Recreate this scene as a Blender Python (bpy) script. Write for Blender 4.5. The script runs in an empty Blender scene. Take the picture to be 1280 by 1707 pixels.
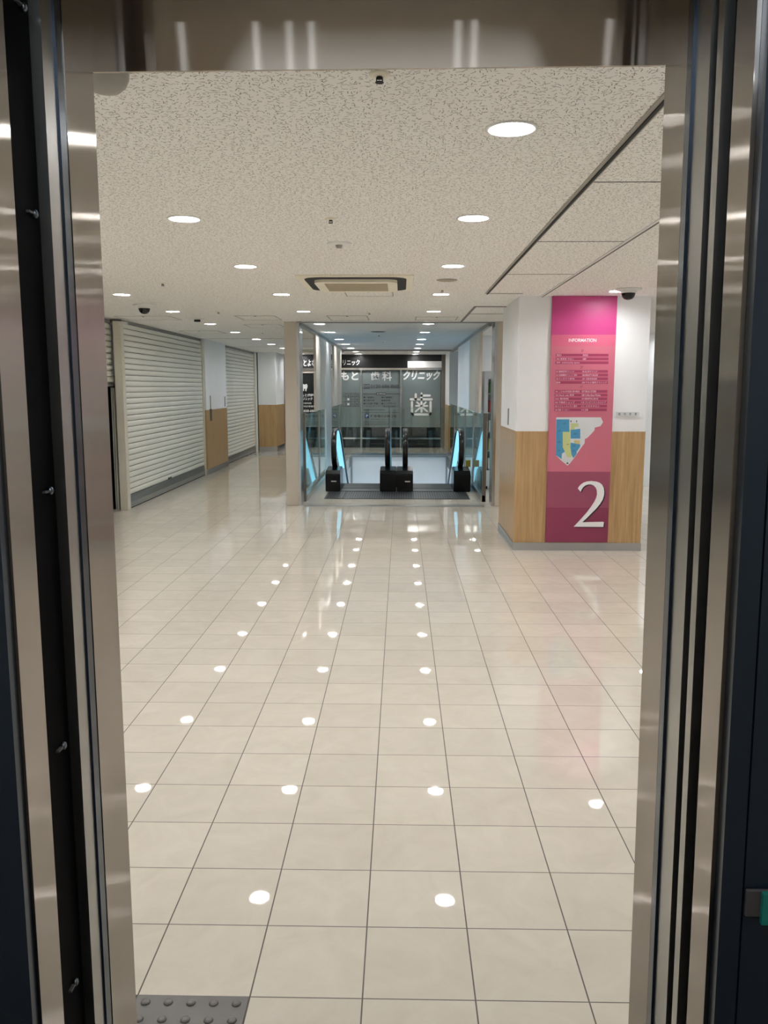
import bpy, bmesh, math, random
from mathutils import Vector, Matrix
random.seed(7)
C = bpy.context.scene
COL = C.collection
PI = math.pi

# ------------------------------------------------------------ camera, world, exposure
FPX = 1402.3
PITCH, YAW, ROLL = 0.147098, 0.020089, 0.001253
CAM = Vector((0.6963, -2.0195, 1.6063))
def cam_axes():
    cy, sy, cp, sp = math.cos(YAW), math.sin(YAW), math.cos(PITCH), math.sin(PITCH)
    R = Vector((cy, sy, 0)); F = Vector((-sy*cp, cy*cp, -sp)); U = R.cross(F)
    c, s = math.cos(ROLL), math.sin(ROLL)
    return c*R + s*U, -s*R + c*U, F
AR, AU, AF = cam_axes()
cd = bpy.data.cameras.new('camera'); cam = bpy.data.objects.new('camera', cd); COL.objects.link(cam)
cd.sensor_fit = 'HORIZONTAL'; cd.sensor_width = 36; cd.lens = 36*FPX/1280; cd.clip_start = .02
m = Matrix((AR, AU, -AF)).transposed().to_4x4(); m.translation = CAM
cam.matrix_world = m
C.camera = cam
w = bpy.data.worlds.new('world'); C.world = w; w.use_nodes = True
w.node_tree.nodes['Background'].inputs[0].default_value = (.8, .85, .9, 1)
w.node_tree.nodes['Background'].inputs[1].default_value = .05
C.view_settings.view_transform = 'Standard'; C.view_settings.look = 'None'
C.view_settings.gamma = 1; C.view_settings.exposure = 0.78
C.cycles.max_bounces = 10; C.cycles.diffuse_bounces = 6; C.cycles.glossy_bounces = 5
C.cycles.transparent_max_bounces = 16; C.cycles.transmission_bounces = 6
C.cycles.caustics_reflective = False; C.cycles.caustics_refractive = False
C.cycles.sample_clamp_indirect = 20
LAMP = 95.0          # radiance of the downlight diffusers

def at(x, y, plane='y', v=0.0):          # a pixel of the photo as a point on a real plane of the place
    d = AR*((x-640)/FPX) + AU*((853.5-y)/FPX) + AF
    i = 'xyz'.index(plane); t = (v-CAM[i])/d[i]
    return CAM + d*t

# ------------------------------------------------------------ materials
MATS = {}
def rgb(r, g, b):                         # sRGB 0-255 to linear
    f = lambda c: (c/255/12.92) if c/255 <= .04045 else ((c/255+.055)/1.055)**2.4
    return (f(r), f(g), f(b), 1)
def mat(name, col, rough=.5, metal=0, spec=.5, emit=None, es=0, aniso=0, tan=None, coat=0, bump=None):
    mt = bpy.data.materials.new(name); mt.use_nodes = True; nt = mt.node_tree
    b = nt.nodes['Principled BSDF']
    b.inputs['Base Color'].default_value = col; b.inputs['Roughness'].default_value = rough
    b.inputs['Metallic'].default_value = metal; b.inputs['Specular IOR Level'].default_value = spec
    b.inputs['Coat Weight'].default_value = coat
    if emit: b.inputs['Emission Color'].default_value = emit; b.inputs['Emission Strength'].default_value = es
    # a faint procedural unevenness of tone
    n = nt.nodes.new('ShaderNodeTexNoise'); n.inputs['Scale'].default_value = 3.0; n.inputs['Detail'].default_value = 3
    g = nt.nodes.new('ShaderNodeNewGeometry'); nt.links.new(g.outputs['Position'], n.inputs['Vector'])
    mx = nt.nodes.new('ShaderNodeMix'); mx.data_type = 'RGBA'
    mx.inputs[6].default_value = tuple(c*.95 for c in col[:3])+(1,); mx.inputs[7].default_value = tuple(min(1, c*1.05) for c in col[:3])+(1,)
    nt.links.new(n.outputs['Fac'], mx.inputs[0]); nt.links.new(mx.outputs[2], b.inputs['Base Color'])
    if aniso:
        b.inputs['Anisotropic'].default_value = aniso
        t = nt.nodes.new('ShaderNodeCombineXYZ'); t.inputs['XYZ'.index(tan or 'Z')].default_value = 1
        nt.links.new(t.outputs[0], b.inputs['Tangent'])
    MATS[name] = mt
    return mt
def glass(name, tint, refl=.04, fr=1.45):
    mt = bpy.data.materials.new(name); mt.use_nodes = True; nt = mt.node_tree; nt.nodes.clear()
    o = nt.nodes.new('ShaderNodeOutputMaterial'); tr = nt.nodes.new('ShaderNodeBsdfTransparent'); gl = nt.nodes.new('ShaderNodeBsdfGlossy')
    tr.inputs[0].default_value = tint; gl.inputs['Roughness'].default_value = .01; gl.inputs[0].default_value = (.95, 1, .98, 1)
    f = nt.nodes.new('ShaderNodeFresnel'); f.inputs[0].default_value = fr; mx = nt.nodes.new('ShaderNodeMixShader')
    # the fresnel node expects to be inside on back faces: use it only through the outward side
    ge = nt.nodes.new('ShaderNodeNewGeometry'); ma = nt.nodes.new('ShaderNodeMath'); ma.operation = 'MULTIPLY_ADD'
    ma.inputs[1].default_value = 1/fr-fr; ma.inputs[2].default_value = fr; nt.links.new(ge.outputs['Backfacing'], ma.inputs[0]); nt.links.new(ma.outputs[0], f.inputs[0])
    nt.links.new(f.outputs[0], mx.inputs[0]); nt.links.new(tr.outputs[0], mx.inputs[1]); nt.links.new(gl.outputs[0], mx.inputs[2]); nt.links.new(mx.outputs[0], o.inputs[0])
    MATS[name] = mt; return mt

# floor tiles
TS = .3
def tile_mat():
    mt = bpy.data.materials.new('polished_tile'); mt.use_nodes = True; nt = mt.node_tree; N = nt.nodes.new; L = nt.links.new
    b = nt.nodes['Principled BSDF']; g = N('ShaderNodeNewGeometry'); sep = N('ShaderNodeSeparateXYZ'); L(g.outputs['Position'], sep.inputs[0])
    def mth(op, a, bb=None, c=None):
        n = N('ShaderNodeMath'); n.operation = op
        for i, v in enumerate((a, bb, c)):
            if v is None: continue
            if isinstance(v, (int, float)): n.inputs[i].default_value = v
            else: L(v, n.inputs[i])
        return n.outputs[0]
    def edge(o, wdt):
        s = mth('DIVIDE', o, TS); f = mth('FRACT', s); e = mth('ABSOLUTE', mth('SUBTRACT', f, .5))
        return mth('GREATER_THAN', e, .5-wdt/TS/2), mth('FLOOR', s)
    ex, cx = edge(sep.outputs[0], .0042); ey, cy = edge(sep.outputs[1], .0036)
    gr = mth('MAXIMUM', ex, ey)
    cmb = N('ShaderNodeCombineXYZ'); L(cx, cmb.inputs[0]); L(cy, cmb.inputs[1])
    wn = N('ShaderNodeTexWhiteNoise'); L(cmb.outputs[0], wn.inputs['Vector'])
    no = N('ShaderNodeTexNoise'); no.inputs['Scale'].default_value = 5; no.inputs['Detail'].default_value = 8; no.inputs['Roughness'].default_value = .65; no.inputs['Distortion'].default_value = 1.2
    ad = N('ShaderNodeVectorMath'); ad.operation = 'MULTIPLY_ADD'; L(wn.outputs['Color'], ad.inputs[0]); ad.inputs[1].default_value = (9, 9, 9); L(g.outputs['Position'], ad.inputs[2]); L(ad.outputs[0], no.inputs['Vector'])
    rp = N('ShaderNodeValToRGB'); rp.color_ramp.elements[0].position = .3; rp.color_ramp.elements[1].position = .7
    rp.color_ramp.elements[0].color = (.63, .583, .50, 1); rp.color_ramp.elements[1].color = (.70, .653, .57, 1)
    L(no.outputs['Fac'], rp.inputs[0])
    hs = N('ShaderNodeHueSaturation'); L(rp.outputs[0], hs.inputs['Color']); L(mth('MULTIPLY_ADD', wn.outputs['Value'], .07, .965), hs.inputs['Value'])
    mx = N('ShaderNodeMix'); mx.data_type = 'RGBA'; L(gr, mx.inputs[0]); L(hs.outputs[0], mx.inputs[6]); mx.inputs[7].default_value = (.10, .085, .07, 1)
    L(mx.outputs[2], b.inputs['Base Color']); L(mth('MULTIPLY_ADD', gr, .5, .022), b.inputs['Roughness'])
    b.inputs['Specular IOR Level'].default_value = .5
    # every tile leans by a hair, and the polish waves slightly
    n2 = N('ShaderNodeTexNoise'); n2.inputs['Scale'].default_value = 9; n2.inputs['Detail'].default_value = 1; L(g.outputs['Position'], n2.inputs['Vector'])
    bp = N('ShaderNodeBump'); bp.inputs['Strength'].default_value = .015; bp.inputs['Distance'].default_value = .004
    L(mth('ADD', n2.outputs['Fac'], mth('MULTIPLY', gr, -.5)), bp.inputs['Height']); L(bp.outputs[0], b.inputs['Normal'])
    return mt
MATS['tile'] = tile_mat()

def ceiling_mat(name, base, fleck):
    mt = bpy.data.materials.new(name); mt.use_nodes = True; nt = mt.node_tree; N = nt.nodes.new; L = nt.links.new
    b = nt.nodes['Principled BSDF']; g = N('ShaderNodeNewGeometry'); b.inputs['Roughness'].default_value = .95; b.inputs['Specular IOR Level'].default_value = .15
    masks = []
    for k, (sc, ln, wd) in enumerate(((36, .0092, .0013), (52, .0055, .0011), (34, .0024, .0016))):
        mp = N('ShaderNodeVectorMath'); mp.operation = 'ADD'; mp.inputs[1].default_value = (k*3.7, k*5.1, 0); L(g.outputs['Position'], mp.inputs[0])
        sx = N('ShaderNodeSeparateXYZ'); L(mp.outputs[0], sx.inputs[0]); cb = N('ShaderNodeCombineXYZ'); L(sx.outputs[0], cb.inputs[0]); L(sx.outputs[1], cb.inputs[1])
        v = N('ShaderNodeTexVoronoi'); v.voronoi_dimensions = '2D'; v.inputs['Scale'].default_value = sc; L(cb.outputs[0], v.inputs['Vector'])
        sb = N('ShaderNodeVectorMath'); sb.operation = 'SUBTRACT'; L(cb.outputs[0], sb.inputs[0]); L(v.outputs['Position'], sb.inputs[1])
        sc_ = N('ShaderNodeSeparateColor'); L(v.outputs['Color'], sc_.inputs[0])
        an = N('ShaderNodeMath'); an.operation = 'MULTIPLY'; an.inputs[1].default_value = 6.283; L(sc_.outputs[0], an.inputs[0])
        vr = N('ShaderNodeVectorRotate'); vr.rotation_type = 'Z_AXIS'; L(sb.outputs[0], vr.inputs['Vector']); L(an.outputs[0], vr.inputs['Angle'])
        s2 = N('ShaderNodeSeparateXYZ'); L(vr.outputs[0], s2.inputs[0])
        def lt(o, lim):
            a = N('ShaderNodeMath'); a.operation = 'ABSOLUTE'; L(o, a.inputs[0]); c = N('ShaderNodeMath'); c.operation = 'LESS_THAN'; c.inputs[1].default_value = lim; L(a.outputs[0], c.inputs[0]); return c.outputs[0]
        m1 = N('ShaderNodeMath'); m1.operation = 'MULTIPLY'; L(lt(s2.outputs[0], ln), m1.inputs[0]); L(lt(s2.outputs[1], wd), m1.inputs[1])
        th = N('ShaderNodeMath'); th.operation = 'LESS_THAN'; th.inputs[1].default_value = .72; L(sc_.outputs[1], th.inputs[0])
        m2 = N('ShaderNodeMath'); m2.operation = 'MULTIPLY'; L(m1.outputs[0], m2.inputs[0]); L(th.outputs[0], m2.inputs[1])
        masks.append(m2.outputs[0])
    a = masks[0]
    for o in masks[1:]:
        n = N('ShaderNodeMath'); n.operation = 'MAXIMUM'; L(a, n.inputs[0]); L(o, n.inputs[1]); a = n.outputs[0]
    mx = N('ShaderNodeMix'); mx.data_type = 'RGBA'; L(a, mx.inputs[0]); mx.inputs[6].default_value = base; mx.inputs[7].default_value = fleck
    L(mx.outputs[2], b.inputs['Base Color'])
    MATS[name] = mt; return mt
ceiling_mat('rock_wool_board', (.90, .885, .86, 1), (.27, .245, .22, 1))
mat('painted_ceiling', (.78, .785, .79, 1), .85)

def wood_mat():
    mt = bpy.data.materials.new('oak_laminate'); mt.use_nodes = True; nt = mt.node_tree; N = nt.nodes.new; L = nt.links.new
    b = nt.nodes['Principled BSDF']; g = N('ShaderNodeNewGeometry'); mp = N('ShaderNodeMapping'); mp.inputs['Scale'].default_value = (60, 60, 2.2); L(g.outputs['Position'], mp.inputs[0])
    no = N('ShaderNodeTexNoise'); no.inputs['Scale'].default_value = 1; no.inputs['Detail'].default_value = 5; L(mp.outputs[0], no.inputs['Vector'])
    rp = N('ShaderNodeValToRGB'); rp.color_ramp.elements[0].position = .3; rp.color_ramp.elements[1].position = .72
    rp.color_ramp.elements[0].color = rgb(162, 130, 88); rp.color_ramp.elements[1].color = rgb(192, 160, 114); L(no.outputs['Fac'], rp.inputs[0]); L(rp.outputs[0], b.inputs['Base Color'])
    b.inputs['Roughness'].default_value = .35
    MATS['wood'] = mt
wood_mat()
mat('white_wall', rgb(237, 240, 243), .55)
mat('beige_metal', rgb(198, 190, 178), .35)
mat('cream_paint', rgb(214, 210, 196), .4)
mat('steel', (.56, .56, .56, 1), .22, 1)
mat('steel_base', (.45, .46, .47, 1), .3, 1)
def hairline(name, col, rough, an, axis):
    mt = bpy.data.materials.new(name); mt.use_nodes = True; nt = mt.node_tree; nt.nodes.clear(); N = nt.nodes.new; L = nt.links.new
    o = N('ShaderNodeOutputMaterial'); g = N('ShaderNodeBsdfAnisotropic'); g.inputs['Roughness'].default_value = rough; g.inputs['Anisotropy'].default_value = an
    c = N('ShaderNodeCombineXYZ'); c.inputs['XYZ'.index(axis)].default_value = 1; L(c.outputs[0], g.inputs['Tangent'])
    n = N('ShaderNodeTexNoise'); n.inputs['Scale'].default_value = 3; n.inputs['Detail'].default_value = 3; ge = N('ShaderNodeNewGeometry'); L(ge.outputs['Position'], n.inputs['Vector'])
    mx = N('ShaderNodeMix'); mx.data_type = 'RGBA'; L(n.outputs['Fac'], mx.inputs[0]); mx.inputs[6].default_value = tuple(v*.94 for v in col[:3])+(1,); mx.inputs[7].default_value = tuple(v*1.06 for v in col[:3])+(1,)
    L(mx.outputs[2], g.inputs['Color']); L(g.outputs[0], o.inputs[0]); MATS[name] = mt
hairline('jamb_steel', (.40, .372, .345, 1), .15, .80, 'Z')
hairline('transom_steel', (.72, .66, .59, 1), .20, .92, 'X')
mat('dull_steel', (.34, .34, .33, 1), .32, 1)
mat('brushed_column', (.72, .72, .72, 1), .42, .85)
mat('screw_steel', (.16, .19, .22, 1), .3, 1)
mat('chrome', (.85, .85, .85, 1), .08, 1)
mat('black', (.004, .004, .005, 1), .45, spec=.2)
mat('deep_black', (.001, .001, .0015, 1), .7, spec=.05)
mat('navy_panel', (.024, .038, .06, 1), .25, .6)
mat('dark_groove', (.03, .03, .03, 1), .8)
mat('grey_groove', (.20, .19, .18, 1), .7)
mat('track_metal', (.30, .30, .29, 1), .35, .8)
mat('shutter_slat', rgb(228, 229, 222), .32)
mat('shutter_gap', rgb(70, 70, 68), .6)
mat('shutter_bar', (.42, .43, .43, 1), .28, .9)
mat('lamp_ring', rgb(235, 235, 232), .4)
mat('reflector', (.85, .85, .85, 1), .3)
mat('lamp_glow', (1, 1, 1, 1), .5, emit=(1, .99, .98, 1), es=LAMP)
mat('ac_cream', rgb(242, 236, 216), .45)
mat('ac_grille', rgb(176, 164, 140), .6)
mat('hatch_line', rgb(168, 164, 156), .7)
mat('tactile', rgb(112, 110, 108), .5)
mat('frost', rgb(122, 134, 136), .45)
mat('frost_dark', rgb(80, 90, 92), .35)
mat('shop_glass', (.010, .013, .015, 1), .06, spec=.6)
mat('clinic_black', (.006, .006, .007, 1), .4)
mat('letter_white', (.95, .96, .96, 1), .5, emit=(.95, .98, 1, 1), es=.0)
mat('letter_grey', (.70, .72, .73, 1), .5)
mat('letter_dark', (.03, .035, .04, 1), .6)
mat('blue_sign', rgb(40, 70, 130), .5)
mat('pillar_grey', rgb(128, 122, 110), .5)
mat('handrail', (.012, .0115, .0115, 1), .22, spec=.4)
mat('esc_black', (.003, .0035, .004, 1), .25, spec=.22)
mat('cyan_panel', (.3, .6, .8, 1), .4, emit=(.26, .72, .95, 1), es=.55)
mat('step_metal', (.055, .06, .066, 1), .4, .7)
mat('mat_grey', rgb(40, 42, 46), .5, .3)
mat('post_brown', rgb(118, 112, 104), .35, .5)
mat('well_white', rgb(246, 247, 249), .5)
mat('well_trim', rgb(170, 172, 172), .35, .5)
mat('yellow', rgb(205, 180, 60), .5)
mat('sign_magenta', rgb(186, 60, 126), .38)
mat('sign_rose', rgb(196, 108, 128), .38)
mat('sign_rose2', rgb(203, 98, 128), .38)
mat('sign_mauve', rgb(150, 72, 98), .38)
mat('sign_plum', rgb(134, 48, 80), .38)
mat('sign_bar', rgb(156, 54, 92), .4)
mat('sign_text', rgb(238, 205, 218), .5)
mat('map_white', rgb(212, 216, 220), .5)
mat('map_blue', rgb(70, 146, 190), .5)
mat('map_green', rgb(194, 202, 140), .5)
mat('map_tan', rgb(206, 190, 130), .5)
mat('two_white', rgb(236, 238, 240), .4)
mat('two_shadow', rgb(36, 26, 52), .5)
mat('red', rgb(190, 40, 55), .5)
mat('green', rgb(60, 120, 60), .6)
mat('teal', rgb(20, 120, 110), .4)
mat('plastic_grey', rgb(70, 68, 70), .5)
mat('white_plastic', rgb(232, 232, 230), .4)
mat('dome_black', (.006, .006, .007, 1), .08)
mat('car_beige', rgb(205, 192, 175), .5)
mat('added_spot_glow', (1, 1, 1, 1), .5, emit=(.85, .93, 1, 1), es=150.0)
mat('added_panel_glow', (1, 1, 1, 1), .5, emit=(.85, .93, 1, 1), es=3.2)
mat('added_well_glow', (1, 1, 1, 1), .5, emit=(1, .99, .97, 1), es=5)
mat('cabinet_grey', rgb(190, 198, 206), .35)
glass('clear_glass', (.92, .96, .95, 1), fr=1.5)

# ------------------------------------------------------------ mesh helpers
class MB:
    def __init__(s): s.bm = bmesh.new(); s.mi = 0
    def box(s, a, b, mi=None, bev=0):
        x0, y0, z0 = a; x1, y1, z1 = b
        vs = [s.bm.verts.new(p) for p in ((x0,y0,z0),(x1,y0,z0),(x1,y1,z0),(x0,y1,z0),(x0,y0,z1),(x1,y0,z1),(x1,y1,z1),(x0,y1,z1))]
        fs = [s.bm.faces.new([vs[i] for i in q]) for q in ((0,3,2,1),(4,5,6,7),(0,1,5,4),(1,2,6,5),(2,3,7,6),(3,0,4,7))]
        for f in fs: f.material_index = mi or 0
        if bev:
            es = list({e for f in fs for e in f.edges})
            r = bmesh.ops.bevel(s.bm, geom=es, offset=bev, segments=2, affect='EDGES', profile=.5)
        return s
    def prism(s, pts, d, mi=None):        # closed polygon of 3D points pushed by vector d
        n = len(pts); d = Vector(d)
        a = [s.bm.verts.new(p) for p in pts]; b = [s.bm.verts.new(Vector(p)+d) for p in pts]
        fs = [s.bm.faces.new(a), s.bm.faces.new(b[::-1])]
        for i in range(n): fs.append(s.bm.faces.new((a[i], b[i], b[(i+1) % n], a[(i+1) % n])))
        for f in fs: f.material_index = mi or 0
        return s
    def lathe(s, prof, c=(0,0,0), n=24, mi=None, axis='Z', cap=True):  # prof [(r, h)]
        rings = []
        for r, h in prof:
            ring = []
            for k in range(n):
                t = 2*PI*k/n; p = (r*math.cos(t), r*math.sin(t), h)
                if axis == 'Y': p = (p[0], p[2], p[1])
                if axis == 'X': p = (p[2], p[0], p[1])
                ring.append(s.bm.verts.new(Vector(p)+Vector(c)))
            rings.append(ring)
        for a, b in zip(rings, rings[1:]):
            for k in range(n):
                f = s.bm.faces.new((a[k], a[(k+1) % n], b[(k+1) % n], b[k])); f.material_index = mi or 0; f.smooth = True
        if cap:
            for r in (rings[0][::-1], rings[-1]):
                if len(r) > 2: f = s.bm.faces.new(r); f.material_index = mi or 0
        return s
    def sweep(s, path, sec, closed=False, mi=None, up=Vector((1,0,0))):   # section [(u,v)] swept on a path in a plane x=const; u along x, v along the in-plane normal
        rings = []
        n = len(path)
        for i, p in enumerate(path):
            p = Vector(p); a = Vector(path[max(i-1, 0)]); b = Vector(path[min(i+1, n-1)]); t = (b-a).normalized(); nn = t.cross(up).normalized()
            rings.append([s.bm.verts.new(p + up*u + nn*v) for u, v in sec])
        k = len(sec)
        for a, b in zip(rings, rings[1:]):
            for j in range(k):
                f = s.bm.faces.new((a[j], a[(j+1) % k], b[(j+1) % k], b[j])); f.smooth = True; f.material_index = mi or 0
        s.bm.faces.new(rings[0][::-1]); s.bm.faces.new(rings[-1])
        return s
    def build(s, name, mats, parent=None, kind=None, shade=None):
        if isinstance(mats, str): mats = [mats]
        bmesh.ops.recalc_face_normals(s.bm, faces=s.bm.faces[:])
        me = bpy.data.meshes.new(name); s.bm.to_mesh(me); s.bm.free()
        for mm in mats: me.materials.append(MATS[mm])
        o = bpy.data.objects.new(name, me); COL.objects.link(o)
        if parent:
            o.parent = parent; me.transform(Matrix.Translation(-off(parent)))
        if kind: o['kind'] = kind
        return o
def off(o):                              # world position of a parent (parents are never turned)
    v = Vector(o.location)
    while o.parent: o = o.parent; v += Vector(o.location)
    return v
def thing(name, label, cat, loc=(0,0,0), group=None):
    o = bpy.data.objects.new(name, None); COL.objects.link(o); o.location = loc; o.empty_display_size = .1
    tag(o, label, cat, group); return o
def tag(o, label, cat, group=None):
    o['label'] = label; o['category'] = cat
    if group: o['group'] = group
    return o
def struct(name, mb, mats): return mb.build(name, mats, None, 'structure')
def text_mesh(mb, body, x0, x1, z0, z1, Y, th=.004, bold=0, shear=0, mi=0, flip=False, keep=False):
    """lettering on a vertical plane facing the hall (-Y), fitted to a box"""
    cu = bpy.data.curves.new('t', 'FONT'); cu.body = body; cu.size = 1; cu.extrude = 0; cu.offset = bold; cu.shear = shear; cu.resolution_u = 3
    ob = bpy.data.objects.new('t', cu); COL.objects.link(ob)
    bpy.context.view_layer.update()
    me = bpy.data.meshes.new_from_object(ob.evaluated_get(bpy.context.evaluated_depsgraph_get()))
    bpy.data.objects.remove(ob); bpy.data.curves.remove(cu)
    if not me.vertices: return
    xs = [v.co.x for v in me.vertices]; ys = [v.co.y for v in me.vertices]
    a, b, c, d = min(xs), max(xs), min(ys), max(ys)
    sx = (x1-x0)/max(b-a, 1e-6); sz = (z1-z0)/max(d-c, 1e-6)
    if keep: sx = sz = min(sx, sz)
    base = len(mb.bm.verts)
    t = bmesh.new(); t.from_mesh(me)
    r = bmesh.ops.extrude_face_region(t, geom=t.faces[:])
    for v in [e for e in r['geom'] if isinstance(e, bmesh.types.BMVert)]: v.co.z += 1
    mp = {}
    for v in t.verts: mp[v] = mb.bm.verts.new((x0+(v.co.x-a)*sx, Y-(th if v.co.z > .5 else 0), z0+(v.co.y-c)*sz))
    for f in t.faces:
        try: nf = mb.bm.faces.new([mp[v] for v in f.verts]); nf.material_index = mi
        except ValueError: pass
    t.free(); bpy.data.meshes.remove(me)
def txt_px(mb, body, xa, xb, ya, yb, Y, **k):      # a box of the photo on the plane Y
    p = at(xa, yb, 'y', Y); q = at(xb, ya, 'y', Y)
    text_mesh(mb, body, p.x, q.x, p.z, q.z, Y, **k)

CH = 2.47                                  # ceiling height
# ------------------------------------------------------------ floor, with the escalator opening
WX0, WX1, WY0, WY1 = -.50, 1.80, 11.26, 18.0
mb = MB()
for a, b in (((-7,-.56),(6,WY0)), ((-6,WY0),(WX0,WY1)), ((WX1,WY0),(6,WY1)), ((-6,WY1),(6,23))):
    mb.box((a[0],a[1],-.25), (b[0],b[1],0))
struct('floor', mb, 'tile')

# ------------------------------------------------------------ ceiling with downlight holes
RY = [.98, 2.49, 4.22, 6.07, 7.86, 9.77, 11.55, 13.5, 15.28, 17.0, 18.9, 20.4]
lamps = []
names = ['first','second','third','fourth','fifth','sixth','seventh','eighth','ninth','tenth','eleventh','twelfth']
for i, y in enumerate(RY): lamps.append((1.064, y, 'in the row right of the air conditioner', i))
for i, y in enumerate(RY[1:]): lamps.append((-.43, y, 'in the row left of the air conditioner', i))
for i, y in enumerate(RY[3:]): lamps.append((-1.94, y, 'in the row along the roller shutters', i))  # last two unseen, added where the far end was dim
for k_, (x_, y_) in enumerate(((-.43,RY[0]),(-1.94,RY[1]),(-1.94,RY[2]),(2.65,RY[0]),(2.65,RY[1]),(2.65,RY[2]),(4.25,RY[1]),(4.25,RY[3]),(-1.94,RY[0]),(-3.6,RY[0]),(-3.6,RY[1]),(-5.2,RY[0]),(-5.2,RY[1]),(4.25,RY[6]),(3.3,RY[5]),(2.65,RY[5]),(2.65,RY[6]))):  # lamps added out of sight to lift the hall's brightness
    lamps.append((x_, y_, 'added out of sight of the doorway, ' + (names+['thirteenth','fourteenth','fifteenth','sixteenth','seventeenth'])[k_] + ' of these', None))
lamps.append((2.65, 5.83, 'beside the dome camera in front of the pink directory board', None))
lamps.append((4.25, RY[5], 'over the passage behind the directory pillar', None))
HOLE = .078; HS = .12
wallx0, wallx1 = -3.05, 4.7
def make_ceiling():
    bm = bmesh.new()
    rd = lambda S: sorted({round(v_, 4) for v_ in S})
    xs = rd({-7.0, wallx1+.1, -.68, 1.88} | {l[0]-HS for l in lamps} | {l[0]+HS for l in lamps})
    ys = rd({-.62, 9.49, 17.85, 23} | {l[1]-HS for l in lamps} | {l[1]+HS for l in lamps})
    V = {}
    def v(x, y, z=CH):
        k = (round(x,4), round(y,4), round(z,4))
        if k not in V: V[k] = bm.verts.new((x,y,z))
        return V[k]
    cells = {(round(l[0]-HS,4), round(l[1]-HS,4)): l for l in lamps}
    for xa, xb in zip(xs, xs[1:]):
        for ya, yb in zip(ys, ys[1:]):
            mi = 1 if (-.69 < xa and xb < 1.89 and ya > 9.48 and yb < 17.86) else 0
            cx, cy = (xa+xb)/2, (ya+yb)/2
            hit = None
            for l in lamps:
                if abs(l[0]-cx) < HS and abs(l[1]-cy) < HS: hit = l
            if hit is None:
                f = bm.faces.new((v(xa,ya), v(xa,yb), v(xb,yb), v(xb,ya))); f.material_index = mi
                continue
            if (xb-xa) < 2*HS-.001 or (yb-ya) < 2*HS-.001: raise RuntimeError('cut lamp cell %s' % str(hit))
            n = 32; ring = [v(hit[0]+HOLE*math.cos(2*PI*k/n), hit[1]+HOLE*math.sin(2*PI*k/n)) for k in range(n)]
            cor = [v(xb,yb), v(xa,yb), v(xa,ya), v(xb,ya)]
            for q in range(4):
                k0 = 4 + q*8
                for k in range(k0-8, k0):
                    f = bm.faces.new((ring[k % n], cor[q] if False else cor[(q) % 4], ring[(k+1) % n])) if False else None
            # four corner fans (centred on 45, 135, 225, 315 degrees) and four bridging triangles
            for q, c in enumerate(cor):
                for k in range(q*8, q*8+8):
                    f = bm.faces.new((ring[k % n], c, ring[(k+1) % n])); f.material_index = mi
                f = bm.faces.new((ring[(q*8+8) % n], c, cor[(q+1) % 4])); f.material_index = mi
    bmesh.ops.recalc_face_normals(bm, faces=bm.faces[:])
    me = bpy.data.meshes.new('ceiling'); bm.to_mesh(me); bm.free()
    me.materials.append(MATS['rock_wool_board']); me.materials.append(MATS['painted_ceiling'])
    o = bpy.data.objects.new('ceiling', me); COL.objects.link(o); o['kind'] = 'structure'
make_ceiling()
mb = MB(); mb.box((-7.1,-.62,CH+.12), (wallx1+.3,23,CH+.2)); struct('ceiling_slab', mb, 'white_wall')

# ------------------------------------------------------------ walls
# wall around the elevator entrance
mb = MB()
mb.box((-7.1,-.70,-.2), (.12,-.60,CH+.1)); mb.box((1.20,-.70,-.2), (4.8,-.60,CH+.1)); mb.box((.12,-.72,CH-.02), (1.2,-.60,CH+.1))
struct('wall_elevator', mb, 'white_wall')
mb = MB(); mb.box((4.7,-.7,0), (4.85,12.5,CH)); struct('wall_right', mb, 'white_wall')
mb = MB(); mb.box((1.98,12.62,0), (4.85,12.75,CH)); mb.box((1.98,12.5,2.2), (4.85,12.62,CH)); struct('wall_passage', mb, 'white_wall')
# left wall: three bays
mb = MB()
mb.box((-7.1,-.7,0), (-6.95,4.3,CH)); mb.box((-6.95,4.2,0), (-3.8,4.3,CH))
mb.box((-3.9,4.3,0), (-3.8,9.0,CH)); mb.box((-3.8,8.99,0), (-3.08,9.06,CH)); mb.box((-3.8,4.2,0), (-3.1,4.3,CH))
mb.box((-3.25,9.06,0), (-3.04,9.065,CH)); mb.box((-3.25,9.06,0), (-3.08,19.2,CH)); mb.box((-3.1,19.0,0),(-2.94,19.15,.001)); mb.box((-3.1,19.125,0),(-2.9,19.15,CH)); struct('wall_left', mb, ['white_wall'])
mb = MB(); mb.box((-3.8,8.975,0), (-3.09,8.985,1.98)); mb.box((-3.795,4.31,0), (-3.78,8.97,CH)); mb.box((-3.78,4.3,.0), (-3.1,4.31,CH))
struct('shop_dark_lining', mb, 'deep_black')  # black lining stands in for the dark of the unlit shop
# ceiling header above the shutters
mb = MB(); mb.box((-3.08,9.05,2.432), (-2.93,13.39,CH)); mb.box((-3.08,15.3,2.432), (-2.96,19.1,CH)); struct('trim_2', mb, 'track_metal')
# far end
mb = MB(); mb.box((-3.2,21.3,0), (4.8,21.45,CH)); mb.box((-3.2,19.1,0), (-3.05,21.3,CH)); mb.box((2.3,18.9,0),(2.5,21.3,CH)); struct('wall_far', mb, 'white_wall')
mb = MB(); mb.box((-2.62,20.62,0), (-2.36,20.72,CH)); mb.box((-2.6,20.72,0), (-2.5,21.3,CH)); struct('trim_3', mb, 'dull_steel')

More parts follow.
